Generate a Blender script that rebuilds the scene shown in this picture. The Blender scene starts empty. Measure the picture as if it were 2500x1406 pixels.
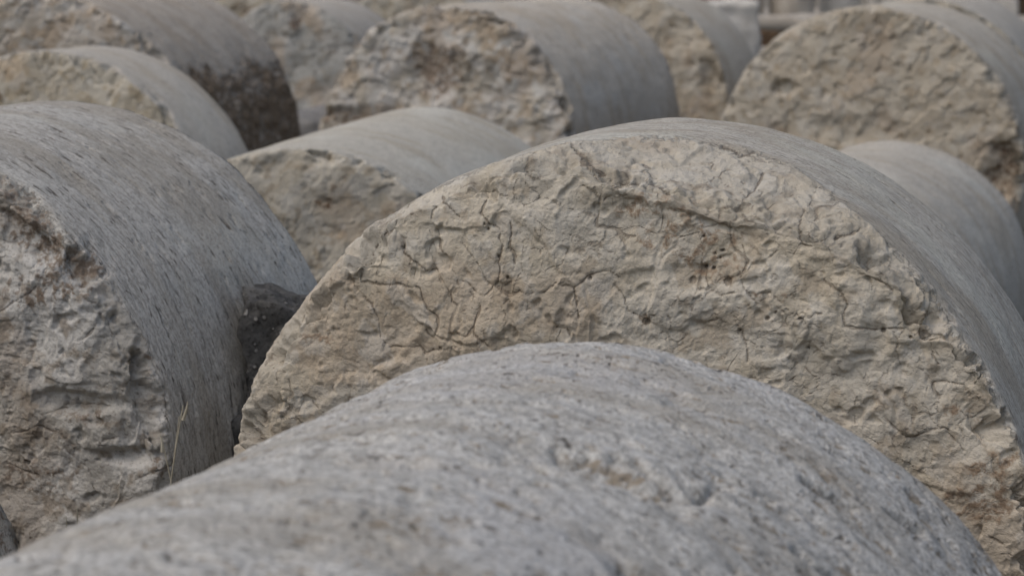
import bpy, math, random, time
import numpy as np
T0 = time.time()
scene = bpy.context.scene
col = scene.collection

# ------------------------------------------------------------------ camera, sky, sun, exposure
CAM_H = 1.2745
cd = bpy.data.cameras.new('camera')
cam = bpy.data.objects.new('camera', cd); col.objects.link(cam)
cam.location = (0, 0, CAM_H)
cam.rotation_euler = (math.radians(90) - math.atan(863/5500), 0, 0)
cd.sensor_width = 36.0
cd.lens = 36.0*5500/2500
cd.clip_start = 0.05; cd.clip_end = 600
cd.dof.use_dof = True
cd.dof.focus_distance = 2.70
cd.dof.aperture_fstop = 8.0
scene.camera = cam

SUN_EL, SUN_AZ = math.radians(58), math.radians(-112)      # azimuth from +Y, negative = to the left
w = bpy.data.worlds.new('World'); scene.world = w; w.use_nodes = True
nt = w.node_tree; nt.nodes.clear()
sky = nt.nodes.new('ShaderNodeTexSky'); sky.sky_type = 'NISHITA'; sky.sun_disc = False
sky.sun_elevation = SUN_EL; sky.sun_rotation = SUN_AZ
sky.air_density = 1.0; sky.dust_density = 4.0; sky.ozone_density = 1.0
bg = nt.nodes.new('ShaderNodeBackground'); bg.inputs[1].default_value = 0.098
ow = nt.nodes.new('ShaderNodeOutputWorld')
hs = nt.nodes.new('ShaderNodeHueSaturation'); hs.inputs['Saturation'].default_value = .92   # thin cloud cover
nt.links.new(sky.outputs[0], hs.inputs['Color']); nt.links.new(hs.outputs[0], bg.inputs[0]); nt.links.new(bg.outputs[0], ow.inputs[0])

sl = bpy.data.lights.new('sun', 'SUN'); sl.energy = 0.60; sl.angle = math.radians(85); sl.color = (1.0, 0.965, 0.88)
so = bpy.data.objects.new('sun', sl); col.objects.link(so)
so.rotation_euler = (math.pi/2 - SUN_EL, 0, -SUN_AZ + math.pi)
so.location = (-3, -3, 6)

scene.view_settings.view_transform = 'Standard'
scene.view_settings.look = 'None'
scene.view_settings.exposure = 0.46
scene.view_settings.gamma = 1.0

# ------------------------------------------------------------------ numpy noise
_rng = np.random.RandomState(7)
PERM = _rng.permutation(256).astype(np.int32); PERM = np.concatenate([PERM, PERM, PERM])
_g = _rng.normal(size=(256, 3)); _g /= np.linalg.norm(_g, axis=1)[:, None]; GR = (_g*1.5).astype(np.float32)
RND = _rng.rand(256, 4).astype(np.float32)

def perlin(p):
    p = p.astype(np.float32)
    i = np.floor(p); f = p - i; i = i.astype(np.int32) & 255
    u = f*f*f*(f*(f*6-15)+10)
    res = 0
    for dx in (0, 1):
        hx = PERM[(i[:, 0]+dx) & 255]; wx = u[:, 0] if dx else 1-u[:, 0]
        for dy in (0, 1):
            hy = PERM[hx + ((i[:, 1]+dy) & 255)]; wy = u[:, 1] if dy else 1-u[:, 1]
            for dz in (0, 1):
                h = PERM[hy + ((i[:, 2]+dz) & 255)]; wz = u[:, 2] if dz else 1-u[:, 2]
                g = GR[h]
                res = res + wx*wy*wz*(g[:, 0]*(f[:, 0]-dx)+g[:, 1]*(f[:, 1]-dy)+g[:, 2]*(f[:, 2]-dz))
    return res

def fbm(p, sc, octv, seed=0.0, gain=0.5):
    q = p*sc + seed*17.31 + 5.2; a = 1.0; r = 0
    for _ in range(octv):
        r = r + a*perlin(q); q = q*2.03 + 11.7; a *= gain
    return r

def voro(p, sc, seed=0.0):
    q = (p*sc + seed*9.13).astype(np.float32)
    i = np.floor(q).astype(np.int32); f = q - i
    d1 = np.full(len(q), 9.0, np.float32); d2 = d1.copy(); idd = np.zeros(len(q), np.int32)
    for dx in (-1, 0, 1):
        for dy in (-1, 0, 1):
            for dz in (-1, 0, 1):
                h = PERM[PERM[PERM[(i[:, 0]+dx) & 255] + ((i[:, 1]+dy) & 255)] + ((i[:, 2]+dz) & 255)]
                r = RND[h]
                d = (dx+r[:, 0]-f[:, 0])**2 + (dy+r[:, 1]-f[:, 1])**2 + (dz+r[:, 2]-f[:, 2])**2
                n = d < d1
                d2 = np.where(n, d1, np.minimum(d2, d)); idd = np.where(n, h, idd); d1 = np.where(n, d, d1)
    c = RND[idd]; v = np.stack([np.abs(0*d1)]*3, 1)
    return np.sqrt(d1), np.sqrt(d2), c

def facets(p, sc, seed=0.0, k=1.0):
    # every Voronoi cell is a little plane with a tilt of its own
    q = (p*sc + seed*9.13).astype(np.float32)
    i = np.floor(q).astype(np.int32); f = q - i
    d1 = np.full(len(q), 9.0, np.float32); d2 = d1.copy(); h = np.zeros(len(q), np.float32)
    for dx in (-1, 0, 1):
        for dy in (-1, 0, 1):
            for dz in (-1, 0, 1):
                hh = PERM[PERM[PERM[(i[:, 0]+dx) & 255] + ((i[:, 1]+dy) & 255)] + ((i[:, 2]+dz) & 255)]
                r = RND[hh]; g = GR[hh]
                vx = f[:, 0]-dx-r[:, 0]; vy = f[:, 1]-dy-r[:, 1]; vz = f[:, 2]-dz-r[:, 2]
                d = vx*vx+vy*vy+vz*vz
                n = d < d1
                d2 = np.where(n, d1, np.minimum(d2, d))
                h = np.where(n, vx*g[:, 0]+vy*g[:, 1]+vz*g[:, 2] + (r[:, 3]-.5)*.7, h); d1 = np.where(n, d, d1)
    return h*sstep(.0, .07, np.sqrt(d2)-np.sqrt(d1))

def sstep(a, b, x):
    t = np.clip((x-a)/(b-a), 0, 1); return t*t*(3-2*t)

def seg_dist(P, lines):
    """distance of 2-D points to a set of polylines"""
    best = np.full(len(P), 1.0, np.float32)
    for L in lines:
        L = np.array(L, np.float32)
        lo = L.min(0)-.05; hi = L.max(0)+.05
        m = np.where(((P > lo) & (P < hi)).all(1))[0]
        if not len(m): continue
        Q = P[m]; b = best[m]
        for a, c in zip(L[:-1], L[1:]):
            v = c-a; t = np.clip(((Q-a)@v)/(v@v+1e-12), 0, 1)
            d = np.hypot(Q[:, 0]-a[0]-t*v[0], Q[:, 1]-a[1]-t*v[1]); b = np.minimum(b, d)
        best[m] = b
    return best

# ------------------------------------------------------------------ materials
def N(nt, typ, **kw):
    n = nt.nodes.new(typ)
    for k, v in kw.items(): setattr(n, k, v)
    return n
class MatB:
    def __init__(s, name):
        s.m = bpy.data.materials.new(name); s.m.use_nodes = True
        s.nt = s.m.node_tree; s.nt.nodes.clear()
        s.out = N(s.nt, 'ShaderNodeOutputMaterial'); s.b = N(s.nt, 'ShaderNodeBsdfPrincipled')
        s.nt.links.new(s.b.outputs[0], s.out.inputs[0])
        s.b.inputs['Specular IOR Level'].default_value = 0.25
        s.b.inputs['Roughness'].default_value = 0.9
    def put(s, sock, v):
        if isinstance(v, bpy.types.NodeSocket): s.nt.links.new(v, sock)
        else: sock.default_value = v
    def attr(s, name, fac=True):
        n = N(s.nt, 'ShaderNodeAttribute', attribute_name=name)
        return n.outputs['Fac' if fac else 'Vector']
    def obj(s): return N(s.nt, 'ShaderNodeTexCoord').outputs['Object']
    def scale(s, v, sc, off=(0, 0, 0)):
        n = N(s.nt, 'ShaderNodeMapping'); s.put(n.inputs[0], v); n.inputs['Scale'].default_value = sc; n.inputs['Location'].default_value = off
        return n.outputs[0]
    def noise(s, v, sc, det=5, rough=.55, dist=0.0):
        n = N(s.nt, 'ShaderNodeTexNoise'); s.put(n.inputs['Vector'], v); n.inputs['Scale'].default_value = sc
        n.inputs['Detail'].default_value = det; n.inputs['Roughness'].default_value = rough; n.inputs['Distortion'].default_value = dist
        return n.outputs[0]
    def voro(s, v, sc, feat='F1', out=0):
        n = N(s.nt, 'ShaderNodeTexVoronoi', feature=feat); s.put(n.inputs['Vector'], v); n.inputs['Scale'].default_value = sc
        return n.outputs[out]
    def ramp(s, v, a, b, lo=0.0, hi=1.0):
        n = N(s.nt, 'ShaderNodeMapRange', interpolation_type='SMOOTHSTEP'); s.put(n.inputs[0], v)
        n.inputs[1].default_value = a; n.inputs[2].default_value = b; n.inputs[3].default_value = lo; n.inputs[4].default_value = hi
        return n.outputs[0]
    def math(s, op, a, b=0.0, clamp=False):
        n = N(s.nt, 'ShaderNodeMath', operation=op, use_clamp=clamp); s.put(n.inputs[0], a); s.put(n.inputs[1], b); return n.outputs[0]
    def mix(s, f, a, b, mode='MIX'):
        n = N(s.nt, 'ShaderNodeMix', data_type='RGBA', blend_type=mode)
        s.put(n.inputs[0], f)
        for sock, v in ((n.inputs[6], a), (n.inputs[7], b)):
            s.put(sock, v if isinstance(v, bpy.types.NodeSocket) else (*v, 1.0))
        return n.outputs[2]
    def vadd(s, a, b):
        n = N(s.nt, 'ShaderNodeVectorMath', operation='ADD'); s.put(n.inputs[0], a); s.put(n.inputs[1], b); return n.outputs[0]
    def vscale(s, a, k):
        n = N(s.nt, 'ShaderNodeVectorMath', operation='SCALE'); s.put(n.inputs[0], a); s.put(n.inputs[3], k); return n.outputs[0]
    def bump(s, h, dist, strength=1.0, prev=None):
        n = N(s.nt, 'ShaderNodeBump'); s.put(n.inputs['Height'], h); n.inputs['Distance'].default_value = dist
        n.inputs['Strength'].default_value = strength
        if prev is not None: s.put(n.inputs['Normal'], prev)
        return n.outputs[0]

def make_stone(name, face=((.40, .345, .27), (.46, .42, .35), (.33, .27, .195)), side=((.34, .335, .325), (.44, .435, .42)),
               stain=(.12, .068, .035), ochre=(.40, .30, .20), streak=(9, 85), streak_dark=.5, crack=.72, dash=.8, seed=0.0, side_spots=0.3, face_white=.3, speck=.35,
               bump_face=.0042, bump_side=.0016, weather=.7):
    """mask = (tone, dark tone, ochre), mask2 = (white, side tone, weathering) are noise fields stored on the vertices"""
    B = MatB(name)
    rough = B.attr('rough'); st = B.attr('stain'); crk = B.attr('crack')
    def split(v):
        n = N(B.nt, 'ShaderNodeSeparateXYZ'); B.put(n.inputs[0], v); return n.outputs
    m1 = split(B.attr('mask', False)); m2 = split(B.attr('mask2', False))
    P = B.obj(); U = B.attr('unroll', False)
    hf = B.noise(P, 75, 5, .66, .3)
    n3 = B.noise(P, 260, 3, .7)
    # --- broken stone colour
    f = B.mix(B.ramp(m1[0], -.35, .35), face[0], face[1])
    f = B.mix(B.ramp(B.math('ADD', m1[1], B.math('MULTIPLY', hf, .5)), .35, .8, 0, .75), f, face[2])
    f = B.mix(B.ramp(B.math('ADD', m1[2], B.math('MULTIPLY', hf, .3)), .28, .65, 0, .5), f, ochre)
    f = B.mix(B.ramp(B.math('ADD', m2[0], B.math('MULTIPLY', hf, .6)), .48, .72, 0, face_white), f, (.56, .545, .50))
    f = B.mix(B.ramp(n3, .30, .46, speck, 0), f, (face[2][0]*.45, face[2][1]*.42, face[2][2]*.4))
    # --- dressed side colour : fine striations follow the circumference
    s1 = B.noise(B.scale(U, (streak[1], streak[0], 40), (seed*5, seed*3, 0)), 1.0, 5, .68, .5)
    s2 = B.noise(B.scale(U, (streak[1]*3.0, streak[0]*3.2, 90), (seed, 4, 0)), 1.0, 3, .7, .3)
    sc = B.mix(B.ramp(s1, .40, .58), side[0], side[1])
    sc = B.mix(B.ramp(hf, .55, .72, 0, .5), sc, tuple(min(.66, x*1.32) for x in side[1]))
    sc = B.mix(B.ramp(m2[1], -.2, .5, 0, .55), sc, (side[0][0]*.95, side[0][1]*.88, side[0][2]*.78))
    sc = B.mix(B.ramp(m1[2], .1, .6, 0, .35), sc, tuple(min(.6, x*1.25) for x in side[1]))
    sc = B.mix(B.ramp(s2, .34, .46, streak_dark, 0), sc, (.15, .13, .105))
    sc = B.mix(B.ramp(s1, .57, .66, 0, side_spots), sc, (.27, .22, .16))
    s4 = B.noise(B.scale(U, (streak[1]*1.1, streak[0]*dash, 60), (seed*2, 9, 0)), 1.0, 2, .6, .8)
    sc = B.mix(B.ramp(s4, .61, .68, 0, min(1, streak_dark*1.3)), sc, (.10, .085, .07))
    sc = B.mix(B.ramp(n3, .34, .50, .6, 0), sc, (.18, .165, .145))
    f = B.mix(B.math('MULTIPLY', m2[2], weather), f, B.mix(B.ramp(hf, .4, .6), tuple(x*.7 for x in side[0]), tuple((a+b)*.45 for a, b in zip(*side))))
    rr = B.math('ADD', rough, B.ramp(hf, .3, .7, -.28, .28))
    rm = B.ramp(rr, .40, .60)
    c = B.mix(rm, sc, f)
    # --- stain patches with ragged edge, some of them painted shade
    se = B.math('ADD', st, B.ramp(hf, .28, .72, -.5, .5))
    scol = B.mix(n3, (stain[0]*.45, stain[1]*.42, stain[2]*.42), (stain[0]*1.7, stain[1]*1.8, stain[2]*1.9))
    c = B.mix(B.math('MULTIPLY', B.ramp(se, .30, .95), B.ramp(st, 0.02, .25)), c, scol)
    # --- fissures
    K = B.ramp(B.math('ADD', crk, B.ramp(hf, .3, .7, -.0006, .0006)), .0, .0013, 1, 0)
    c = B.mix(B.math('MULTIPLY', K, B.ramp(hf, .35, .6, crack*.55, crack)), c, (.10, .07, .045))
    B.put(B.b.inputs['Base Color'], c)
    # --- bump
    hface = B.math('ADD', hf, B.math('MULTIPLY', n3, .35))
    hside = B.math('ADD', B.math('SUBTRACT', B.math('MULTIPLY', s2, .45), B.math('MULTIPLY', B.ramp(s4, .60, .75), .35)), B.math('ADD', B.math('MULTIPLY', s1, .45), B.math('MULTIPLY', n3, .4)))
    rmh = B.math('SUBTRACT', 1.0, rm)
    h = B.math('ADD', B.math('MULTIPLY', B.math('MULTIPLY', hface, rm), bump_face/.004), B.math('MULTIPLY', B.math('MULTIPLY', hside, rmh), bump_side/.004))
    h = B.math('SUBTRACT', h, B.math('MULTIPLY', K, .35))
    B.put(B.b.inputs['Normal'], B.bump(h, .004))
    return B.m

def make_simple(name, c1, c2, sc=12, bump=.006, c3=None, fine=160):
    B = MatB(name); P = B.obj()
    c = B.mix(B.ramp(B.noise(P, sc, 6, .65, .5), .35, .65), c1, c2)
    if c3: c = B.mix(B.ramp(B.noise(P, sc*4, 5, .65), .56, .68), c, c3)
    c = B.mix(B.ramp(B.noise(P, fine, 3, .7), .3, .5, .35, 0), c, tuple(x*.45 for x in c1))
    B.put(B.b.inputs['Base Color'], c)
    B.put(B.b.inputs['Normal'], B.bump(B.noise(P, sc*4, 8, .7), bump))
    return B.m

# ------------------------------------------------------------------ object helpers
def tag(o, label=None, cat=None, group=None, kind=None):
    if label: o['label'] = label
    if cat: o['category'] = cat
    if group: o['group'] = group
    if kind: o['kind'] = kind
    return o

def link_mesh(name, verts, faces, mat, parent=None, attrs=None, normals=None, smooth=True):
    me = bpy.data.meshes.new(name)
    verts = np.ascontiguousarray(verts, np.float32); faces = np.ascontiguousarray(faces, np.int32)
    k = faces.shape[1]
    me.vertices.add(len(verts)); me.vertices.foreach_set('co', verts.ravel())
    me.loops.add(faces.size); me.loops.foreach_set('vertex_index', faces.ravel())
    me.polygons.add(len(faces)); me.polygons.foreach_set('loop_start', np.arange(0, faces.size, k, dtype=np.int32))
    me.polygons.foreach_set('use_smooth', np.full(len(faces), smooth))
    me.update(calc_edges=True)
    for an, (typ, dat) in (attrs or {}).items():
        a = me.attributes.new(an, typ, 'POINT')
        a.data.foreach_set('vector' if typ == 'FLOAT_VECTOR' else 'value', np.ascontiguousarray(dat, np.float32).ravel())
    if normals is not None:
        me.normals_split_custom_set_from_vertices([tuple(v) for v in normals]) if len(normals) < 1 else me.normals_split_custom_set_from_vertices(normals)
    me.materials.append(mat)
    o = bpy.data.objects.new(name, me); col.objects.link(o)
    if parent is not None: o.parent = parent
    return o

def grid_faces(nr, nc, r0, r1, wrap=True):
    i = np.arange(r0, r1)[:, None]; j = np.arange(nc if wrap else nc-1)[None]
    a = i*nc + j; b = i*nc + (j+1) % nc; c = (i+1)*nc + (j+1) % nc; d = (i+1)*nc + j
    return np.stack([a, b, c, d], -1).reshape(-1, 4)

def empty(name, loc, rz=0.0):
    e = bpy.data.objects.new(name, None); col.objects.link(e); e.location = loc; e.rotation_euler = (0, 0, rz)
    e.empty_display_size = .1
    return e

# ------------------------------------------------------------------ one toppled column drum
def drum(x, y, r, yaw, L, mat, label, res=.004, cuts=(), seed=1.0, face_amp=1.0, side_amp=1.0, stains_shade=(), side_stain=None, pitted=0.0,
         fcracks=(), scracks=(), sdents=(), pits=(), spits=(), dents=(), round_k=.006, cell=(13, 34), group='toppled column drums lying in rows', z0=0.0,
         flake=1.0, bigk=1.0, sfreq=(2.2, 1.6), tilt=(0, 0), back=False, rim_wear=1.0, soil=None):
    """(x,y) = ground point under the near end's centre; axis runs to +Y turned right by yaw; local origin at the drum's ground contact"""
    # sample directions: polar grid on the near end, bands on the side, coarse far end
    nt_ = int(math.pi*1.14*r/res); up = np.linspace(-.22, math.pi+.22, nt_)
    lo = np.linspace(math.pi+.22, 2*math.pi-.22, max(24, nt_//8)+1)[1:-1]
    ang = np.concatenate([up, lo]); nc = len(ang)
    nf = max(12, int(r*.98/res)); rho = np.linspace(.0, 1, nf)[:, None]
    rho = (rho**.8)*r; rho[0] = r*.002
    ns = max(10, int(L/(res*1.7))); ys = np.linspace(-L/2, L/2, ns)[1:, None]
    nb = (nf//2 if back else 14); rb = np.linspace(1, .004, nb)[1:, None]*r
    ca, sa = np.cos(ang)[None], np.sin(ang)[None]
    one = np.ones_like(ca)
    F = np.stack([rho*ca, -L/2*one*np.ones_like(rho), rho*sa], -1)
    S = np.stack([r*ca*np.ones_like(ys), ys*one, r*sa*np.ones_like(ys)], -1)
    K = np.stack([rb*ca, L/2*one*np.ones_like(rb), rb*sa], -1)
    grid = np.concatenate([F, S, K], 0); nr = grid.shape[0]
    P0 = grid.reshape(-1, 3).astype(np.float32)
    d = P0/np.linalg.norm(P0, axis=1)[:, None]
    tn = np.array([math.sin(tilt[0]), -1.0, math.sin(tilt[1])]); tn /= np.linalg.norm(tn)
    planes = [(tuple(tn), -tn[1]*L/2, 1.0), ((0, 1, 0), L/2, 1.0)]
    for c in cuts:
        th, rh, phi = c[0], c[1], c[2]
        t = math.radians(th); y0 = -L/2; sg = -1
        if len(c) > 3 and c[3] == 'b': y0 = L/2; sg = 1
        n = (math.cos(phi)*math.cos(t), sg*math.sin(phi), math.cos(phi)*math.sin(t))
        h = n[0]*rh*r*math.cos(t) + n[1]*y0 + n[2]*rh*r*math.sin(t)
        planes.append((n, h, 1.0))
    o1 = fbm(P0, 7, 4, seed)*.010; o2 = fbm(P0, 28, 4, seed+3)*.0045
    def ts(off):
        T = [(r + off[0])/np.maximum(np.hypot(d[:, 0], d[:, 2]), 1e-3)]
        for i, (n, h, _) in enumerate(planes):
            T.append((h + off[1]*(1.0 if i < 2 else 1.5))/np.maximum(d@np.array(n, np.float32), 1e-3))
        return np.stack(T, 1)
    off = (fbm(P0*np.array([1, 1.0, 1]), 2.2, 2, seed+5)*.003*side_amp, o1*.35+o2*rim_wear*1.2)
    rd = np.hypot(L/2+P0[:, 1], np.minimum(r-np.hypot(P0[:, 0], P0[:, 2]), .2))
    edge = np.exp(-(rd/.028)**1.5)
    ch = sstep(.02, .55, fbm(P0, 13, 4, seed+66, .55))
    off = (off[0] - edge*ch*.021*rim_wear, off[1] - edge*ch*.014*rim_wear)
    off = (off[0], off[1] - o2*rim_wear*1.2*(1-edge)*.85)
    T = ts(off)
    kk = round_k
    tm = T.min(1); W = np.exp(-np.clip((T-tm[:, None])/kk, 0, 40)); ws = W.sum(1)
    t = tm - kk*np.log(ws)
    W /= ws[:, None]
    rough = 1 - W[:, 0]
    nrm = W[:, 0:1]*np.stack([d[:, 0], 0*d[:, 0], d[:, 2]], 1)/np.maximum(np.hypot(d[:, 0], d[:, 2]), 1e-3)[:, None]
    for i, (n, h, _) in enumerate(planes): nrm = nrm + W[:, i+1:i+2]*np.array(n, np.float32)
    nrm /= np.linalg.norm(nrm, axis=1)[:, None]
    P = d*t[:, None]
    rough = np.clip(rough + np.exp(-(rd/.042)**2)*ch*1.15*rim_wear*(P0[:, 1] < 0), 0, 1)
    rw = sstep(.15, .8, rough)
    # ---- relief of the broken stone
    m = np.where(rough > .02)[0]
    disp = np.zeros(len(P), np.float32)
    Q = P[m]
    wv = np.stack([fbm(Q, 9, 3, seed+k*2.2) for k in (1, 2, 3)], 1)
    Qw = Q + wv*.035
    big = fbm(Q, 3.6, 3, seed+8)*.020*bigk
    ms = sstep(-.25, .35, fbm(Q, 5, 2, seed+12))
    f1, f2, rr = voro(Qw, cell[0], seed)
    lump = (0.75-f1*f1)*.0065*(.15+.85*ms) + facets(Qw, cell[0]*.8, seed+6)*.0052
    g1, g2, rg = voro(Qw + wv[:, [1, 2, 0]]*.012, cell[1], seed+2)
    ms2 = sstep(-.15, .4, fbm(Q, 8, 2, seed+22))
    lump2 = (.7-g1*g1)*.0030*(.03+.97*ms2**1.5) + facets(Qw+wv[:, [2, 0, 1]]*.02, cell[1]*.9, seed+7)*.0021*(.25+.75*ms2) + facets(Q+wv*.008, cell[1]*2.7, seed+9)*.0009
    fl = fbm(Q, 6.5, 5, seed+31, .55)*3.2
    led = (np.floor(fl)+sstep(.42, .58, fl-np.floor(fl)))*.0014*flake
    fine = fbm(Q, 60, 4 if res < .004 else 3, seed+40, .7)*.0017*(.5+.5*ms2)
    hole = fbm(Q, 30, 3, seed+50); hole = -sstep(.38, .70, hole)*.007
    dm = big + lump + lump2 + led + fine + hole
    disp[m] = dm*face_amp*rw[m]
    net = np.full(len(P), .05, np.float32)
    e1 = (f2-f1)/cell[0]*.45 + .05*sstep(.02, -.18, fbm(Q, 7, 2, seed+80)); e2 = (g2-g1)/cell[1]*.40 + .05*sstep(.10, -.08, fbm(Q, 10, 2, seed+81)+.25*(ms2-.5))
    net[m] = np.minimum(e1+.0002, e2+.0005) + .02*(1-rw[m])
    # ---- side: near smooth with shallow wear
    arc = np.arctan2(P0[:, 2], P0[:, 0]); arc = np.where(arc < -math.pi/2, arc+2*math.pi, arc)*r
    # far-end/near-end points are unrolled past the rim
    rad = np.hypot(P0[:, 0], P0[:, 2])
    ax = P0[:, 1] + np.where(P0[:, 1] < 0, -1, 1)*(r-rad)*(np.abs(P0[:, 1]) > L/2-1e-5)
    U = np.stack([ax, arc, rad], 1)
    sidew = 1-rw
    ms_ = np.where(sidew > .01)[0]
    Us = np.stack([ax[ms_]*40, arc[ms_]*7, 0*ax[ms_]+seed], 1)
    sdp = fbm(Us, 1, 3, seed)*.0003 + fbm(P[ms_], 6, 3, seed+6)*.0030 - sstep(.56, .85, fbm(Us*np.array([sfreq[0], sfreq[1], 1]), 1, 3, seed+9))*.0030
    disp[ms_] += sdp*side_amp*sidew[ms_]
    # ---- traced cracks, pits, hollows
    crack = net + .0002
    def carve(idx, pts2, lines, depth):
        wob = np.stack([fbm(np.c_[pts2, 0*pts2[:, :1]], 60, 3, seed+60), fbm(np.c_[pts2, 0*pts2[:, :1]], 60, 3, seed+61)], 1)*.0024
        dd = seg_dist(pts2+wob, lines)
        wid = .5+1.0*sstep(-.4, .5, fbm(np.c_[pts2, 0*pts2[:, :1]], 25, 2, seed+62))
        crack[idx] = np.minimum(crack[idx], dd*(.75 if depth < .006 else .28) + .0006*(1-wid))
        disp[idx] -= depth*np.exp(-(dd/(.0019*wid*(1 if depth < .006 else 2.5)))**2)
        # one lip of the fissure stands a little higher
    if fcracks:
        idx = np.where((rough > .3) & (P0[:, 1] < L/2-.01))[0]; carve(idx, P[idx][:, [0, 2]], fcracks, .0014)
    if scracks:
        idx = np.where(rough < .7)[0]; carve(idx, np.stack([ax[idx], arc[idx]], 1), scracks, .010 if pitted >= 1 else .004)
    for (px, pz, pr) in pits:
        idx = np.where((P0[:, 1] < -L/2+.03) & (np.abs(P[:, 0]-px) < .02) & (np.abs(P[:, 2]-pz) < .02))[0]
        dd = np.hypot(P[idx, 0]-px, P[idx, 2]-pz)
        crack[idx] = np.minimum(crack[idx], np.maximum(dd-pr*1.1, 0)); disp[idx] -= .006*np.exp(-(dd/(pr*1.3))**2)
    stain = np.zeros(len(P), np.float32)
    near = P0[:, 1] < 0
    nz = fbm(P, 12, 4, seed+70)
    for (px, pz, sx, sz, a) in stains_shade:
        dd = np.hypot((P[:, 0]-px)/sx, (P[:, 2]-pz)/sz) + nz*.55
        stain = np.maximum(stain, a*sstep(1.15, .45, dd)*near*rw)
    for (px, pz, sx, sz, dep) in dents:
        dd = np.hypot((P[:, 0]-px)/sx, (P[:, 2]-pz)/sz) + nz*.4
        disp -= dep*sstep(1.1, .35, dd)*near*rw
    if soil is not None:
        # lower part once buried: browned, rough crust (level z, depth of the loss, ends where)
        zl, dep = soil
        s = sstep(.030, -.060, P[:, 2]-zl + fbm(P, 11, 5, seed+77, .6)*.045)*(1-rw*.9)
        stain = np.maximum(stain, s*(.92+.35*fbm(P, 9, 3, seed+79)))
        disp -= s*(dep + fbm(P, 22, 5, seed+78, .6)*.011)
    if pitted:
        pu = np.stack([ax*62, arc*30, 0*ax+seed], 1)
        w1 = fbm(P, 7, 2, seed+35)
        pt = sstep(.22, .62, fbm(pu, 1, 3, seed+33) + w1*.25); pt2 = sstep(.30, .7, fbm(pu*.38, 1, 3, seed+34) - w1*.2)
        disp -= (pt*.0030 + pt2*.0040)*sidew*pitted
        disp += fbm(np.stack([ax*16, arc*9, 0*ax], 1), 1, 3, seed+36)*.0030*sidew*pitted
        stain = np.maximum(stain, (pt*.62 + pt2*.35)*sidew*pitted)
    for (u, v, su, sv, dep) in sdents:
        disp -= dep*sstep(1.1, .2, np.hypot((ax-u)/su, (arc-v)/sv)+nz*.5)*sidew
    if side_stain:
        for (u, v, su, sv, a) in side_stain:
            dd = np.hypot((ax-u)/su, (arc-v)/sv)+nz*.5
            stain = np.maximum(stain, a*sstep(1.15, .3, dd)*sidew)
    wcut = W[:, 3:].sum(1) if W.shape[1] > 3 else 0*rough
    wz = sstep(-.3, .5, fbm(P0, 6, 3, seed+95))
    M1 = np.stack([fbm(P0, 7, 4, seed+90, .6), fbm(P0, 30, 3, seed+91, .6), fbm(P0, 4.5, 3, seed+92)], 1)
    M2 = np.stack([fbm(P0, 20, 3, seed+93, .6)*.8, fbm(np.stack([U[:, 0]*14, U[:, 1]*4, U[:, 2]], 1), 1, 3, seed+94), wcut*(.5+.5*wz)], 1)
    P = P + nrm*disp[:, None]
    P[:, 2] = np.maximum(P[:, 2], -r*1.02)
    P[:, 2] += r
    # ---- vertex normals of the whole drum so the seam between its parts does not show
    G = P.reshape(nr, nc, 3)
    du = np.empty_like(G); du[1:-1] = G[2:]-G[:-2]; du[0] = G[1]-G[0]; du[-1] = G[-1]-G[-2]
    dv = np.roll(G, -1, 1)-np.roll(G, 1, 1)
    nn = np.cross(dv, du).reshape(-1, 3); nn /= np.maximum(np.linalg.norm(nn, axis=1), 1e-9)[:, None]
    if (nn*d).sum() < 0: nn = -nn
    root = empty('column_drum', (x + math.sin(yaw)*L/2, y + math.cos(yaw)*L/2, z0), -yaw)
    tag(root, label, 'column drum', group)
    def piece(name, a, b):
        sel = slice(a*nc, (b+1)*nc); f = grid_faces(nr, nc, 0, b-a)
        V = P[sel]
        if name == 'broken_end':
            pass
        return link_mesh(name, V, f[:, ::-1], mat, root,
                         dict(rough=('FLOAT', rough[sel]), stain=('FLOAT', stain[sel]), crack=('FLOAT', crack[sel]), mask=('FLOAT_VECTOR', M1[sel]), mask2=('FLOAT_VECTOR', M2[sel]), unroll=('FLOAT_VECTOR', U[sel])),
                         nn[sel])
    piece('broken_end', 0, nf-1)
    piece('dressed_side', nf-1, nf+ns-2)
    piece('far_end', nf+ns-2, nr-1)
    print('drum', label[:40], len(P), 'verts', round(time.time()-T0, 1), 's')
    return root

# ================================================================== THE PLACE
# ------------------------------------------------------------------ ground
def ground():
    a = np.concatenate([-np.geomspace(120, 3.2, 40), np.linspace(-3, 3, 120), np.geomspace(3.2, 120, 40)])
    b = np.concatenate([-np.geomspace(60, .6, 20), np.linspace(-.5, 16, 260), np.geomspace(16.5, 300, 50)])
    X, Y = np.meshgrid(a, b); P = np.stack([X, Y, 0*X], -1).reshape(-1, 3)
    P[:, 2] = fbm(P, 1.1, 3, 3)*.02 + fbm(P, 9, 4, 4)*.012 - .012
    f = grid_faces(len(b), len(a), 0, len(b)-1, False)
    B = MatB('dry_earth'); O = B.obj()
    c = B.mix(B.ramp(B.noise(O, 3, 7, .65), .35, .65), (.11, .088, .062), (.17, .145, .11))
    c = B.mix(B.ramp(B.voro(O, 45), .15, .35, .6, 0), c, (.24, .22, .19))
    c = B.mix(B.ramp(B.noise(O, 60, 5, .7), .5, .7, 0, .6), c, (.06, .048, .034))
    B.put(B.b.inputs['Base Color'], c)
    B.put(B.b.inputs['Normal'], B.bump(B.math('ADD', B.noise(O, 40, 8, .7), B.math('MULTIPLY', B.voro(O, 45), .6)), .012))
    o = link_mesh('ground', P, f, B.m)
    tag(o, kind='structure')
ground()

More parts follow.
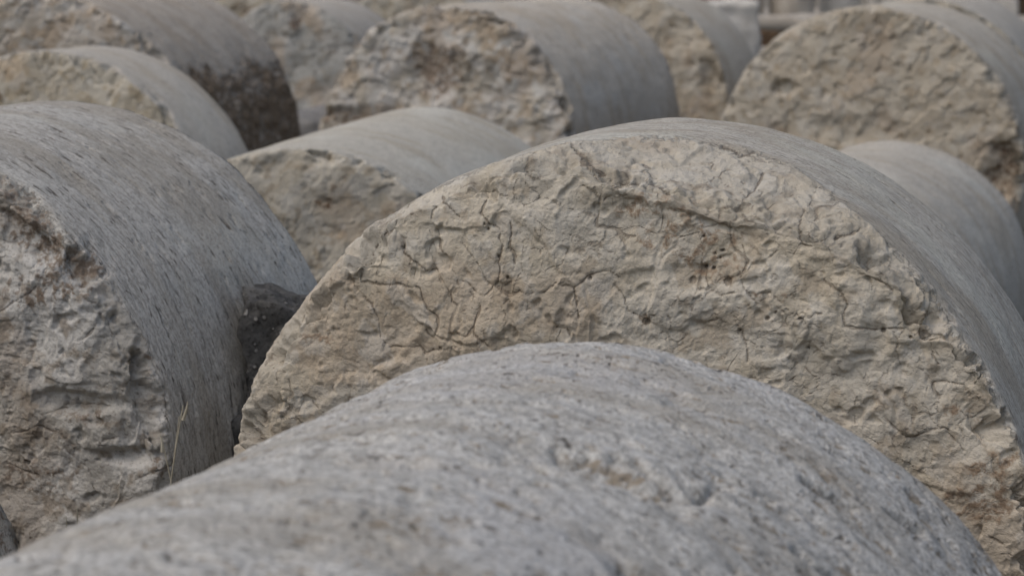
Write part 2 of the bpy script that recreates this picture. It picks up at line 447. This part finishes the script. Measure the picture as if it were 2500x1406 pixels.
# ------------------------------------------------------------------ the drums
SG = ((.355, .335, .305), (.445, .425, .39))
M_A = make_stone('limestone_cream', stain=(.26, .185, .12), face=((0.482, 0.423, 0.326), (0.546, 0.498, 0.412), (0.385, 0.326, 0.246)), ochre=(.45, .36, .26), seed=1.0, streak=(40, 230), streak_dark=.6, side=((0.335, 0.314, 0.270), (0.508, 0.480, 0.418)), bump_face=.0042, bump_side=.002)
M_B = make_stone('limestone_pitted', seed=2.0, dash=1.2, streak=(67, 120), streak_dark=.6, side=((.41, .40, .37), (.66, .65, .61)), side_spots=.85, bump_side=.007, stain=(.25, .205, .15))
M_C = make_stone('limestone_grey', seed=3.0, face=((0.417, 0.396, 0.353), (0.524, 0.508, 0.471), (0.289, 0.246, 0.193)), side=((0.323, 0.309, 0.275), (0.508, 0.485, 0.439)),
                 streak=(32, 150), streak_dark=.8, ochre=(.33, .27, .205), speck=.6, crack=.75, stain=(.19, .145, .105), bump_side=.0022)
M_D = make_stone('limestone_smooth', seed=4.0, face=((0.428, 0.385, 0.305), (0.471, 0.433, 0.358), (0.342, 0.289, 0.214)), side=((0.416, 0.391, 0.332), (0.531, 0.501, 0.428)), streak=(54, 150), streak_dark=.5, crack=.4)
M_E = make_stone('limestone_mottled', seed=5.0, face=((0.471, 0.428, 0.353), (0.578, 0.546, 0.492), (0.353, 0.289, 0.214)), side=((0.439, 0.391, 0.321), (0.577, 0.529, 0.449)), streak=(24, 90), streak_dark=.4,
                 crack=.5, face_white=.85, stain=(.20, .14, .095), bump_side=.003)
M_G = make_stone('limestone_ochre', seed=6.0, face=((0.471, 0.412, 0.321), (0.524, 0.471, 0.380), (0.374, 0.305, 0.219)), side=((0.392, 0.352, 0.290), (0.531, 0.490, 0.413)), streak=(32, 110), streak_dark=.4,
                 crack=.3, ochre=(.43, .34, .25), stain=(.13, .08, .045), bump_face=.006)
M_H = make_stone('limestone_pale', seed=7.0, dash=1.0, side=((0.404, 0.375, 0.321), (0.531, 0.496, 0.428)), streak=(81, 110), streak_dark=.45, side_spots=.35)
M_K = make_stone('limestone_blue_grey', seed=8.0, face=((0.353, 0.348, 0.321), (0.460, 0.449, 0.417), (0.268, 0.246, 0.203)), side=((0.404, 0.375, 0.327), (0.461, 0.424, 0.367)), streak=(27, 80), crack=.4, streak_dark=.25)
M_I = make_stone('limestone_sandy', seed=9.0, face=((0.449, 0.401, 0.316), (0.503, 0.465, 0.385), (0.364, 0.305, 0.214)), side=((0.404, 0.375, 0.321), (0.496, 0.462, 0.403)), streak=(32, 110), streak_dark=.35, crack=.7)
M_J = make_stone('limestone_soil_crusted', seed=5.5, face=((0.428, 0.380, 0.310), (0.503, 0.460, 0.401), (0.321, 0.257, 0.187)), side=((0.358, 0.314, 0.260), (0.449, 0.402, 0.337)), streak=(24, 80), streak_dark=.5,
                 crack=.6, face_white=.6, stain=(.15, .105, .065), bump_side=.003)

A_CR = [[(-0.2739,0.4283),(-0.2719,0.4209),(-0.2736,0.4101),(-0.2613,0.3967),(-0.2598,0.3829),(-0.2614,0.3785),(-0.2311,0.3584),(-0.2188,0.3607),(-0.2055,0.3414),(-0.1999,0.3342),(-0.1988,0.3235),(-0.1899,0.3186)],[(-0.2736,0.408),(-0.2816,0.3991),(-0.3079,0.3776),(-0.3127,0.3569),(-0.3163,0.3438)],[(-0.2049,0.4593),(-0.1861,0.4642),(-0.1651,0.4596),(-0.1564,0.4483),(-0.1619,0.4292),(-0.152,0.419),(-0.1399,0.4132),(-0.14,0.4005),(-0.1345,0.3913),(-0.14,0.3731),(-0.1367,0.3605),(-0.1433,0.3443),(-0.1566,0.332),(-0.1676,0.3357),(-0.1765,0.3417),(-0.1854,0.3456)],[(-0.1433,0.3433),(-0.1257,0.3335),(-0.1126,0.3394),(-0.1016,0.3357),(-0.082,0.3377),(-0.0668,0.351),(-0.0463,0.3457),(-0.028,0.3591),(-0.011,0.3683),(-0.0024,0.3686),(0.0062,0.3586)],[(-0.1268,0.4221),(-0.1246,0.4012),(-0.1257,0.3906),(-0.1191,0.3824),(-0.118,0.3719)],[(-0.0361,0.4691),(-0.0222,0.4592),(-0.0147,0.4492),(-0.0199,0.4365),(-0.0198,0.4199),(-0.0049,0.4185),(0.01,0.4107),(0.0249,0.4093)],[(-0.225,0.446),(-0.2072,0.4381),(-0.1907,0.4229)],[(-0.2251,0.4354),(-0.2241,0.4184),(-0.2186,0.4038),(-0.2164,0.3889),(-0.2053,0.3766)],[(-0.3323,0.3431),(-0.3188,0.3264),(-0.3029,0.312),(-0.2939,0.2951),(-0.2918,0.2778),(-0.2862,0.2651)],[(-0.3163,0.3417),(-0.2912,0.3374),(-0.2708,0.3405),(-0.2527,0.3371),(-0.2369,0.3367),(-0.2336,0.3219),(-0.2258,0.3115),(-0.2146,0.3013),(-0.2124,0.2907),(-0.2215,0.2772),(-0.2305,0.2854)],[(-0.161,0.319),(-0.1655,0.3059),(-0.1667,0.2888),(-0.15,0.2704)],[(-0.1901,0.2854),(-0.1767,0.2839),(-0.1655,0.2952)],[(0.002,0.3501),(0.0149,0.334),(0.0193,0.3216),(0.0342,0.314),(0.0511,0.317)],[(-0.0688,0.296),(-0.0558,0.2946),(-0.0514,0.2864)],[(-0.2805,0.2621),(-0.2396,0.2665),(-0.2306,0.2573),(-0.2103,0.2649),(-0.1868,0.2684)],[(-0.0463,0.3446),(-0.0429,0.3248),(-0.0407,0.3102)],[(0.1176,0.4355),(0.1351,0.4382),(0.1364,0.4199),(0.1376,0.4056),(0.145,0.3957),(0.1595,0.3861),(0.1556,0.3736)],[(0.2193,0.4615),(0.2205,0.4514),(0.2176,0.4433),(0.2199,0.4272),(0.2233,0.4091),(0.2345,0.4056)],[(0.154,0.4734),(0.1522,0.4612),(0.1482,0.4549)],[(0.108,0.3756),(0.1092,0.3613),(0.1146,0.3512),(0.1292,0.3447),(0.1457,0.3486)],[(0.1268,0.3682),(0.1352,0.3583),(0.1434,0.3659)],[(0.1515,0.3735),(0.1559,0.3573),(0.1664,0.3434),(0.1727,0.3355)],[(0.1746,0.3479),(0.1889,0.3496),(0.1972,0.3428),(0.2055,0.335),(0.2159,0.3243),(0.228,0.33),(0.2362,0.3243),(0.2421,0.3318),(0.2502,0.3312)],[(0.2494,0.3677),(0.2678,0.3544),(0.2781,0.3427),(0.2745,0.3283),(0.2757,0.3162),(0.2949,0.3131),(0.3169,0.3123),(0.3267,0.3148),(0.3504,0.3191)],[(0.3288,0.3119),(0.335,0.3031),(0.3334,0.2888),(0.3398,0.2709)],[(0.3695,0.3412),(0.3739,0.3233),(0.3704,0.307),(0.373,0.287),(0.3812,0.2753)],[(0.1151,0.3119),(0.1276,0.3157),(0.1359,0.3109)],[(0.1473,0.3157),(0.1547,0.3037),(0.1612,0.2833),(0.1636,0.2669)],[(0.2585,0.4146),(0.2684,0.417),(0.2824,0.4196)],[(0.184,0.3912),(0.1961,0.3999)],[(0.2954,0.3759),(0.3134,0.3707),(0.3275,0.3613)],[(0.3808,0.3578),(0.3968,0.3445),(0.4009,0.3387)],[(0.3754,0.253),(0.3886,0.2555),(0.4101,0.2551),(0.4187,0.242),(0.4292,0.2239),(0.4362,0.2107),(0.4443,0.213)],[(0.3245,0.212),(0.3333,0.2005),(0.3487,0.1911),(0.3604,0.1919),(0.3735,0.2014),(0.3901,0.2042),(0.3969,0.1995)],[(0.3936,0.1993),(0.4072,0.1882),(0.4141,0.1784)],[(0.3754,0.253),(0.379,0.243),(0.3841,0.2381)],[(0.447,0.0808),(0.4603,0.0767),(0.4768,0.0763)]]
A_LIP = [[(-.0738,.5062),(-.0652,.4992),(-.0501,.4914),(-.0287,.4818),(-.0159,.476),(.0011,.4714),(.0138,.4738),(.0265,.4712),(.0454,.4646),(.0643,.4602)], [(-.0501,.490),(-.0287,.4808),(-.0159,.475)], [(.0814,.5097),(.0918,.5079),(.1064,.4982),(.1188,.4945),(.1373,.4971),(.1578,.4917),(.1742,.4882)], [(-.0289,.5178),(-.0077,.5174),(.0134,.5159)]]
A_PITS = [(0.1274,0.3954,0.0008),(0.1301,0.3955,0.0008),(0.1202,0.3916,0.0008),(0.108,0.3756,0.0012),(0.1184,0.374,0.0014),(0.1255,0.3867,0.0008),(0.1954,0.3278,0.0008),(0.2241,0.3221,0.0008),(0.1526,0.3035,0.001),(0.2329,0.2869,0.001),(0.2605,0.4151,0.0012),(0.0947,0.3596,0.0033),(0.1373,0.3605,0.0037),(0.2915,0.4129,0.0008),(0.3498,0.3055,0.001),(0.1065,0.4115,0.001),(0.3188,0.3124,0.0021),(0.1853,0.3197,0.0016),(-0.1575,0.4174,0.0008),(-0.1538,0.4116,0.001),(0.0406,0.3091,0.0037),(-0.2103,0.266,0.0012),(-0.027,0.3581,0.0016),(-0.14,0.3794,0.001),(-0.1279,0.3546,0.001),(-0.2614,0.3839,0.0016)]
C_SCR = [[(-0.1144,0.5433),(-0.1231,0.5194),(-0.1227,0.4968)],[(-0.1319,0.449),(-0.1353,0.4222),(-0.1279,0.4083)],[(-0.1458,0.3735),(-0.1395,0.3534),(-0.1364,0.3314)],[(0.1304,0.4507),(0.1305,0.4362),(0.1326,0.42)],[(0.0136,0.4519),(0.0168,0.4401)],[(0.1559,0.375),(0.1478,0.3466),(0.1592,0.3392)],[(-0.1898,0.2587),(-0.1987,0.2185),(-0.2036,0.1748)],[(0.2299,0.2887),(0.2311,0.2727),(0.233,0.262)],[(0.0093,0.6405),(0.0095,0.6181)],[(0.0572,0.3308),(0.0615,0.3)],[(0.2165,0.3377),(0.2249,0.2971),(0.2281,0.2739)],[(-0.1889,0.1825),(-0.1851,0.1512),(-0.1909,0.1043)],[(-0.0007,0.5734),(0.0002,0.5569)],[(-0.028,0.3757),(-0.0265,0.3518)]]
B_SCR = [[(0.0811,0.5257),(0.1077,0.5255),(0.132,0.5262)],[(0.11,0.4431),(0.1117,0.4339),(0.1147,0.4229),(0.1234,0.4115)],[(0.174,0.497),(0.1708,0.477),(0.1709,0.4655)],[(0.3192,0.4124),(0.3294,0.3971),(0.3405,0.3814)],[(0.0795,0.6453),(0.0678,0.6308),(0.0791,0.6213)],[(0.0967,0.6004),(0.0932,0.5785),(0.0835,0.551),(0.0811,0.5257)],[(0.0194,0.6822),(0.0208,0.6695),(0.0194,0.6458),(0.0066,0.6309)],[(-0.0215,0.6785),(-0.0248,0.6673)],[(0.2496,0.4809),(0.2622,0.4522),(0.2663,0.4368)]]
C_FCR = [[(0.2685,0.3121),(0.2779,0.2981),(0.2707,0.2833)],[(0.2394,0.2525),(0.2668,0.2686),(0.3008,0.2907)],[(0.4129,0.331),(0.4382,0.321),(0.4567,0.2993)],[(0.3704,0.22),(0.3871,0.2325),(0.394,0.2444)],[(0.2525,0.0773),(0.2933,0.0923),(0.323,0.0858)],[(0.3343,0.1247),(0.3673,0.1272),(0.4065,0.1301)],[(0.4849,0.1703),(0.5162,0.1554),(0.5413,0.1458)],[(0.4953,0.085),(0.521,0.0928),(0.5461,0.0862)],[(0.4488,0.029),(0.4814,0.0434),(0.5135,0.0519)],[(0.2372,0.0345),(0.2706,0.0255),(0.2906,0.0212)],[(0.3073,0.111),(0.3341,0.1189)]]

drum(.119, 2.629, .515, .305, .428, M_A, 'big cream drum with a cracked broken end and a chipped upper rim, right of centre', res=.0021, seed=1.3, pitted=.16, rim_wear=1.3,
     cuts=((79, .890, .32), (62, .935, .5), (127, .950, .42), (148, .948, .40), (170, .970, .5), (109, .975, .30), (150, .935, .8), (38, .985, .5)), fcracks=A_CR+A_LIP, pits=A_PITS, face_amp=.62,
     stains_shade=((.41, .215, .03, .02, .5), (.452, .16, .05, .02, .55), (-.374, .264, .03, .02, .4), (.042, .311, .03, .012, .35), (.18, .346, .05, .012, .3), (.08, .425, .07, .05, .46), (.13, .385, .05, .04, .45), (.44, .12, .05, .03, .6)),
     dents=((.095, .415, .10, .06, .010), (-.1, .515, .12, .02, .0), (.27, .315, .05, .06, -.012), (.1, .36, .09, .02, .006)))
drum(-.237, 1.2, .463, .36, .95, M_B, 'pale pitted drum lying closest to the viewer, only its rounded back showing', res=.0026, seed=2.4, sfreq=(2.5, 4.0), side_amp=1.5, scracks=B_SCR, round_k=.012, z0=-.028, back=True,
     pitted=1.0, sdents=((.062, .585, .035, .10, .013), (.03, .66, .02, .03, .007), (-.12, .50, .03, .05, .006), (-.05, .75, .03, .05, .006), (.105, .53, .018, .035, .006)), side_stain=((.080, .575, .014, .07, .8), (.02, .66, .008, .03, .5), (-.06, .90, .01, .04, .5)))
drum(-.942, 3.2, .500, .36, .593, M_C, 'grey drum with dark striations and a brown stained end, at the left edge', res=.0025, seed=3.1, pitted=.18,
     cuts=((58, .97, .6), (25, .93, .9), (-5, .95, .8), (95, .93, .9)), fcracks=C_FCR, scracks=C_SCR, face_amp=.78, side_amp=1.0,
     stains_shade=((.27, .452, .07, .014, .8), (.29, .39, .11, .09, .66), (.36, .35, .06, .06, .75), (.33, .30, .07, .05, .6), (.28, .29, .05, .03, .4), (.516, .15, .032, .035, .85), (.27, .02, .10, .03, .45), (.40, .11, .07, .015, .6), (.47, .20, .04, .02, .55), (.50, .05, .05, .03, .6)),  # upper patches are brown stain; those low at the right paint in shade
     dents=((.27, .38, .12, .09, .020), (.516, .14, .04, .05, .016), (.36, .13, .09, .02, .012), (.44, .06, .08, .015, .010)))
drum(-.447, 4.6, .421, .205, 1.14, M_D, 'smooth slim drum between the left grey drum and the big cracked one', res=.0045, seed=4.6, face_amp=.6, side_amp=.6, pitted=.15,
     stains_shade=((.07, .31, .025, .02, .6), (.085, .35, .012, .02, .5)))
drum(-.257, 8.40, .506, .36, 1.38, M_E, 'mottled drum with a brown hollow in its knocked off end, top centre', res=.0052, seed=5.2, pitted=.6, rim_wear=2.2, face_amp=1.15, flake=1.4, side_amp=1.2,
     cuts=((150, .96, .5), (105, .97, .4), (34, .90, .65), (128, .97, .4)), cell=(9, 20),
     stains_shade=((.03, .33, .11, .05, .62), (-.02, .26, .13, .09, .66), (-.05, .19, .10, .04, .55), (-.42, .06, .12, .06, .6), (-.30, .05, .12, .03, .45), (.05, -.02, .1, .03, .4)),
     dents=((-.01, .27, .15, .11, .028), (-.38, .08, .1, .05, .02)))
drum(1.159, 7.385, .521, .396, .60, M_G, 'ochre drum with a lumpy eroded end and a dark hollow low on it, top right', res=.0052, seed=6.1, pitted=.4, face_amp=.85, side_amp=.8, bigk=.5,
     cuts=((112, .955, .6), (150, .97, .5), (30, .97, .5)), cell=(16, 38),
     stains_shade=((.46, -.01, .10, .12, .62), (-.28, .23, .05, .02, .35), (-.15, .0, .2, .03, .3)), dents=((.47, .0, .10, .10, .045), (-.27, .25, .05, .03, .02), (0, .12, .2, .06, .012)))
drum(.467, 4.5, .367, .36, 1.57, M_H, 'small pale grey drum low at the right, behind the big cracked one', res=.005, seed=7.7, side_amp=1.3, pitted=.3,
     scracks=(((.72, .50), (.71, .46), (.73, .41), (.72, .36)),))
drum(-1.216, 5.863, .488, .35, .30, M_I, 'short sandy drum slice at the left, under the soil stained drum', res=.0048, seed=8.3, face_amp=.6, side_amp=.8,
     fcracks=(((-.15, .43), (-.05, .40), (.02, .41), (.05, .39)), ((.0, .44), (.08, .43), (.16, .42), (.22, .40)), ((.05, .46), (.14, .47))), stains_shade=((-.16, .36, .05, .03, .8),))
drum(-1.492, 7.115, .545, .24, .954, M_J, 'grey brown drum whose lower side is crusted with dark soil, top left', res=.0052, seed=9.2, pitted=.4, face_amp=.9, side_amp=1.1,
     cuts=((40, .97, .5),), soil=(.325, .004), stains_shade=((.10, .44, .07, .05, .35), (.18, .39, .05, .03, .3)), cell=(15, 36))
drum(-1.16, 11.75, .466, .30, .60, M_K, 'blue grey drum with a rust spot, behind the soil stained drum', res=.008, seed=10.1, face_amp=1.1, side_amp=.7,
     stains_shade=((.04, .36, .05, .04, .7), (.25, .25, .05, .08, .4)), fcracks=(((-.02, .07), (.08, .04), (.17, .05), (.2, .10)),))
drum(.515, 10.5, .505, .36, .60, M_G, 'drum with a greenish pitted end, half hidden behind the mottled one', res=.007, seed=11.4, face_amp=.9, side_amp=.7,
     stains_shade=((.42, .10, .10, .14, .35),), dents=((.42, .12, .06, .10, .03),))
drum(1.672, 9.307, .507, .283, 1.3, M_I, 'tan drum peeping over the ochre drum at the right edge', res=.008, seed=12.2, face_amp=.9)
drum(-1.185, 2.13, .500, .36, .50, M_I, 'brownish drum cut by the lower left corner of the photo', res=.005, seed=13.5, side_amp=1.5, side_stain=((.2, .1, .35, .5, .3),))
rows = [(-.61, 14.0, .50, 'sandy drum seen through the gap above the smooth slim drum'), (-1.80, 14.2, .50, 'sandy drum just showing above the soil stained drum'),
        (.45, 14.6, .48, 'far pale drum hidden behind the mottled one')]
drum(1.16, 1.35, .45, .36, .9, M_H, 'drum just beyond the lower right corner of the photo', res=.012, seed=30)  # extra drum out of view, added only to shade the one beside it
for i, (x, y, r, lb) in enumerate(rows):
    drum(x, y, r, .3, .6, M_I if i < 2 else M_K, lb, res=.012, seed=20+i, face_amp=1.2, stains_shade=((.15, .3, .1, .06, .6),))

# ------------------------------------------------------------------ rough stones: a box pushed about by noise
def rock_mesh(sx, sy, sz, res=.02, seed=1.0, amp=.02, rnd=.12, cellsc=6.0, wedge=0.0):
    vs, fs, base = [], [], 0
    half = np.array([sx, sy, sz])/2
    for axis in range(3):
        for sgn in (-1, 1):
            u, v = [k for k in range(3) if k != axis]
            nu = max(3, int(2*half[u]/res)); nv = max(3, int(2*half[v]/res))
            A, B = np.meshgrid(np.linspace(-1, 1, nu), np.linspace(-1, 1, nv))
            Q = np.zeros((nv, nu, 3)); Q[..., axis] = sgn; Q[..., u] = A; Q[..., v] = B
            f = grid_faces(nv, nu, 0, nv-1, False)
            flip = (sgn > 0) == (axis == 1)
            if flip: f = f[:, ::-1]
            vs.append(Q.reshape(-1, 3)); fs.append(f+base); base += nu*nv
    Q = np.concatenate(vs); F = np.concatenate(fs)
    # weld
    key = np.round(Q*1e4).astype(np.int64); _, first, inv = np.unique(key, axis=0, return_index=True, return_inverse=True)
    inv = inv.ravel(); Q = Q[first]; F = inv[F]
    S = Q/np.linalg.norm(Q, axis=1)[:, None]
    P = (Q*(1-rnd) + S*1.35*rnd)*half
    tz = np.clip(P[:, 2]/half[2]*.5+.5, 0, 1)**3
    P[:, 1] += (half[1]-P[:, 1])*tz*wedge
    P[:, 2] += P[:, 0]*-.35*tz*(wedge > 0)
    n = S.astype(np.float32)
    f1, f2, rr = voro(P, cellsc, seed)
    dsp = fbm(P, 3, 3, seed)*amp*1.5 + (.7-f1)*amp*1.2 + fbm(P, 18, 4, seed+2)*amp*.5
    P = P + n*dsp[:, None]
    return P, F

def rock(name, label, cat, loc, size, mat, rz=0.0, seed=1.0, amp=.02, rnd=.12, res=.02, group=None, cellsc=6.0, parent=None, wedge=0.0):
    P, F = rock_mesh(*size, res=res, seed=seed, amp=amp, rnd=rnd, cellsc=cellsc, wedge=wedge)
    o = link_mesh(name, P, F, mat, parent)
    o.location = loc; o.rotation_euler = (0, 0, rz)
    if parent is None: tag(o, label, cat, group)
    return o

# dark conglomerate block wedged between the left grey drum and the big cracked drum
B = MatB('dark_conglomerate'); O = B.obj()
c = B.mix(B.ramp(B.noise(O, 22, 6, .65, .5), .35, .65), (.09, .088, .084), (.19, .186, .175))
c = B.mix(B.ramp(B.noise(O, 120, 4, .7), .5, .66, 0, .8), c, (.022, .020, .019))
vn = N(B.nt, 'ShaderNodeTexVoronoi', feature='F1'); B.put(vn.inputs['Vector'], B.vadd(O, B.vscale(N(B.nt, 'ShaderNodeTexNoise').outputs[1], 0.0))); vn.inputs['Scale'].default_value = 75
sep = N(B.nt, 'ShaderNodeSeparateColor'); B.put(sep.inputs[0], vn.outputs[1])
peb = B.math('MULTIPLY', B.ramp(vn.outputs[0], .16, .30, 1, 0), B.ramp(sep.outputs[0], .62, .66))
c = B.mix(peb, c, (.40, .385, .36))
B.put(B.b.inputs['Base Color'], c)
B.put(B.b.inputs['Normal'], B.bump(B.math('ADD', B.noise(O, 60, 7, .72), B.math('MULTIPLY', peb, .5)), .022))
M_CONG = B.m
rock('concrete_block', 'dark pebbly concrete block wedged between the grey drum and the cracked cream drum', 'concrete block', (-.292, 3.29, .325), (.22, .22, .80), M_CONG, rz=-.05, seed=4, amp=.024, rnd=.08, res=.005, cellsc=22, wedge=.30)

M_ROCK = make_simple('grey_field_stone', (.17, .165, .16), (.26, .25, .235), 9, .012, (.12, .11, .095))
rock('boulder', 'dark grey boulder in the gap under the blue grey drum', 'boulder', (-.80, 9.7, .25), (.42, .4, .50), M_ROCK, rz=.3, seed=6, amp=.035, rnd=.5, res=.02)

# ------------------------------------------------------------------ dry grass stalks in front of the grey drum
M_GRASS = make_simple('dry_straw', (.40, .36, .27), (.50, .46, .36), 30, .0005)
def tube(path, r0, r1, n=6):
    path = np.array(path, float); V = []; m = len(path)
    for i, p in enumerate(path):
        t = path[min(i+1, m-1)]-path[max(i-1, 0)]; t /= np.linalg.norm(t)
        a = np.cross(t, (0, 1, 0.1)); a /= np.linalg.norm(a); b = np.cross(t, a)
        r = r0+(r1-r0)*i/(m-1)
        for k in range(n): V.append(p+r*(math.cos(2*math.pi*k/n)*a+math.sin(2*math.pi*k/n)*b))
    return np.array(V), grid_faces(m, n, 0, m-1)
def curve(p0, p1, bend, m=14):
    p0, p1, bend = map(np.array, (p0, p1, bend))
    return [p0+(p1-p0)*t+bend*math.sin(math.pi*t)*(t*.6+.4) for t in np.linspace(0, 1, m)]
def at(u, v, Y):
    f = 5500.; p = math.atan(863/f); dy = 1.0; dx = (u-1250)/f; dz = -(v-703)/f
    Yd = math.cos(p)+dz*math.sin(p); Zd = -math.sin(p)+dz*math.cos(p)
    k = Y/Yd; return (dx*k, Y, CAM_H+Zd*k)
def tuft(label, base, stems):
    root = empty('dry_grass', base); tag(root, label, 'grass stalk')
    for tip, bend, r, seedhead in stems:
        e = np.array(tip)-np.array(base)
        V, F = tube(curve((0, 0, 0), e, bend), r*1.2, r*.45)
        s = link_mesh('stem', V, F, M_GRASS, root)
        if seedhead:
            pth = curve(e*.97, e+np.array(seedhead), (0.002, 0, .002), 8)
            V, F = tube(pth, r*1.5, r*.3); link_mesh('seed_head', V, F, M_GRASS, s)
tuft('two thin dry straw stalks before the lower right of the grey drum end', (-.453, 2.93, 0.0),
     ((at(447, 990, 2.93), (-.037, 0, 0), .0018, (.006, 0, .006)), (at(395, 1070, 2.93), (.035, 0, 0), .0017, (-.003, 0, .006)), (at(438, 1015, 2.93), (-.030, .003, 0), .0013, None)))
tuft('short blurred dry stalk near the foot of the grey drum', (-.56, 2.75, 0.0), ((at(188, 1238, 2.75), (.004, 0, 0), .0014, None), (at(162, 1262, 2.75), (-.002, 0, 0), .0010, None)))

# ------------------------------------------------------------------ the ruins beyond
M_W = make_simple('white_marble', (.46, .43, .38), (.56, .53, .475), 5, .006, (.36, .32, .27))
M_T = make_simple('tan_ashlar', (.38, .335, .275), (.46, .42, .36), 5, .01, (.30, .25, .19))
M_BR = make_simple('brown_stone', (.15, .095, .055), (.22, .15, .095), 8, .012, (.10, .06, .035))
M_RED = make_simple('red_brick', (.34, .20, .14), (.42, .27, .20), 10, .006)
rock('marble_block', 'white weathered block standing beside the far drums, top right', 'stone block', (1.13, 12.6, .44), (.38, .5, .92), M_W, rz=.1, seed=11, amp=.02, rnd=.10, group=None)
rock('brown_block', 'brown stone block under a pale slab, seen between two drums', 'stone block', (1.58, 13.9, .34), (.28, .5, .72), M_BR, seed=12, amp=.014, rnd=.05)
rock('cap_slab', 'pale flat slab resting on the brown block', 'stone slab', (1.74, 14.0, .735), (.60, .7, .07), M_T, seed=13, amp=.014, rnd=.03)
rock('step_slab', 'low pale slab in front of the brown block', 'stone slab', (1.58, 13.0, .30), (.6, .3, .62), M_T, seed=14, amp=.02, rnd=.03)
rock('stone_platform', 'long pale stone platform carrying the upright drums in the background', 'platform', (3.0, 17.2, .33), (9.0, 2.2, .70), M_T, seed=15, amp=.01, rnd=.01, res=.06)

def upright(x, y, r, h, mat, label, seed, z=.675):
    n = 72; m = 24; th = np.linspace(0, 2*math.pi, n, endpoint=False); V = []
    prof = [(0.01, 0)]+[(1, t) for t in np.linspace(0, 1, m)]+[(.96, 1.0), (.01, 1.0)]
    for pr, pz in prof:
        V.append(np.stack([pr*r*np.cos(th), pr*r*np.sin(th), pz*h+0*th], 1))
    V = np.concatenate(V); Q = V+0.0
    k = fbm(Q, 5, 4, seed)*.02; V[:, 0] *= 1+k/r; V[:, 1] *= 1+k/r
    o = link_mesh('standing_drum', V, grid_faces(len(prof), n, 0, len(prof)-1), mat)
    o.location = (x, y, z); tag(o, label, 'column drum', 'upright drums on the far platform')
upright(1.685, 16.6, .160, .75, M_T, 'upright drum on the far platform, left of the dark slit', 31)
upright(2.052, 16.6, .167, .85, M_T, 'upright drum on the far platform, right of the dark slit', 32)
upright(2.43, 16.8, .15, .80, M_W, 'whiter upright drum on the platform, third from the left', 33)
rock('pale_block', 'long pale ashlar block on the platform above the ochre drum', 'stone block', (3.22, 17.0, .98), (1.0, .6, .70), M_W, seed=16, amp=.012, rnd=.03, res=.03)
rock('brown_pier', 'narrow brown stone pier at the top right corner', 'pier', (3.78, 17.0, .93), (.10, .25, .60), M_BR, seed=17, amp=.006, rnd=.03)
rock('corner_block', 'cream block right of the brown pier at the top right corner', 'stone block', (4.12, 17.3, .93), (.46, .5, .60), M_W, seed=18, amp=.015, rnd=.06)
rock('rubble_stone', 'rough tan stone behind the tan drum at the right edge', 'stone block', (2.72, 12.2, .36), (.5, .5, .74), M_T, seed=19, amp=.03, rnd=.2)
rock('brick_wall', 'low reddish brick wall far behind the white block', 'brick wall', (1.2, 19.5, .5), (1.8, .5, 1.0), M_RED, seed=21, amp=.01, rnd=.01, res=.05)
rock('far_wall', 'long pale ruined wall closing the view at the back', 'stone wall', (0, 26, .8), (30, .8, 1.7), M_T, seed=22, amp=.06, rnd=.01, res=.15, cellsc=1.5)
print('built in', round(time.time()-T0, 1))
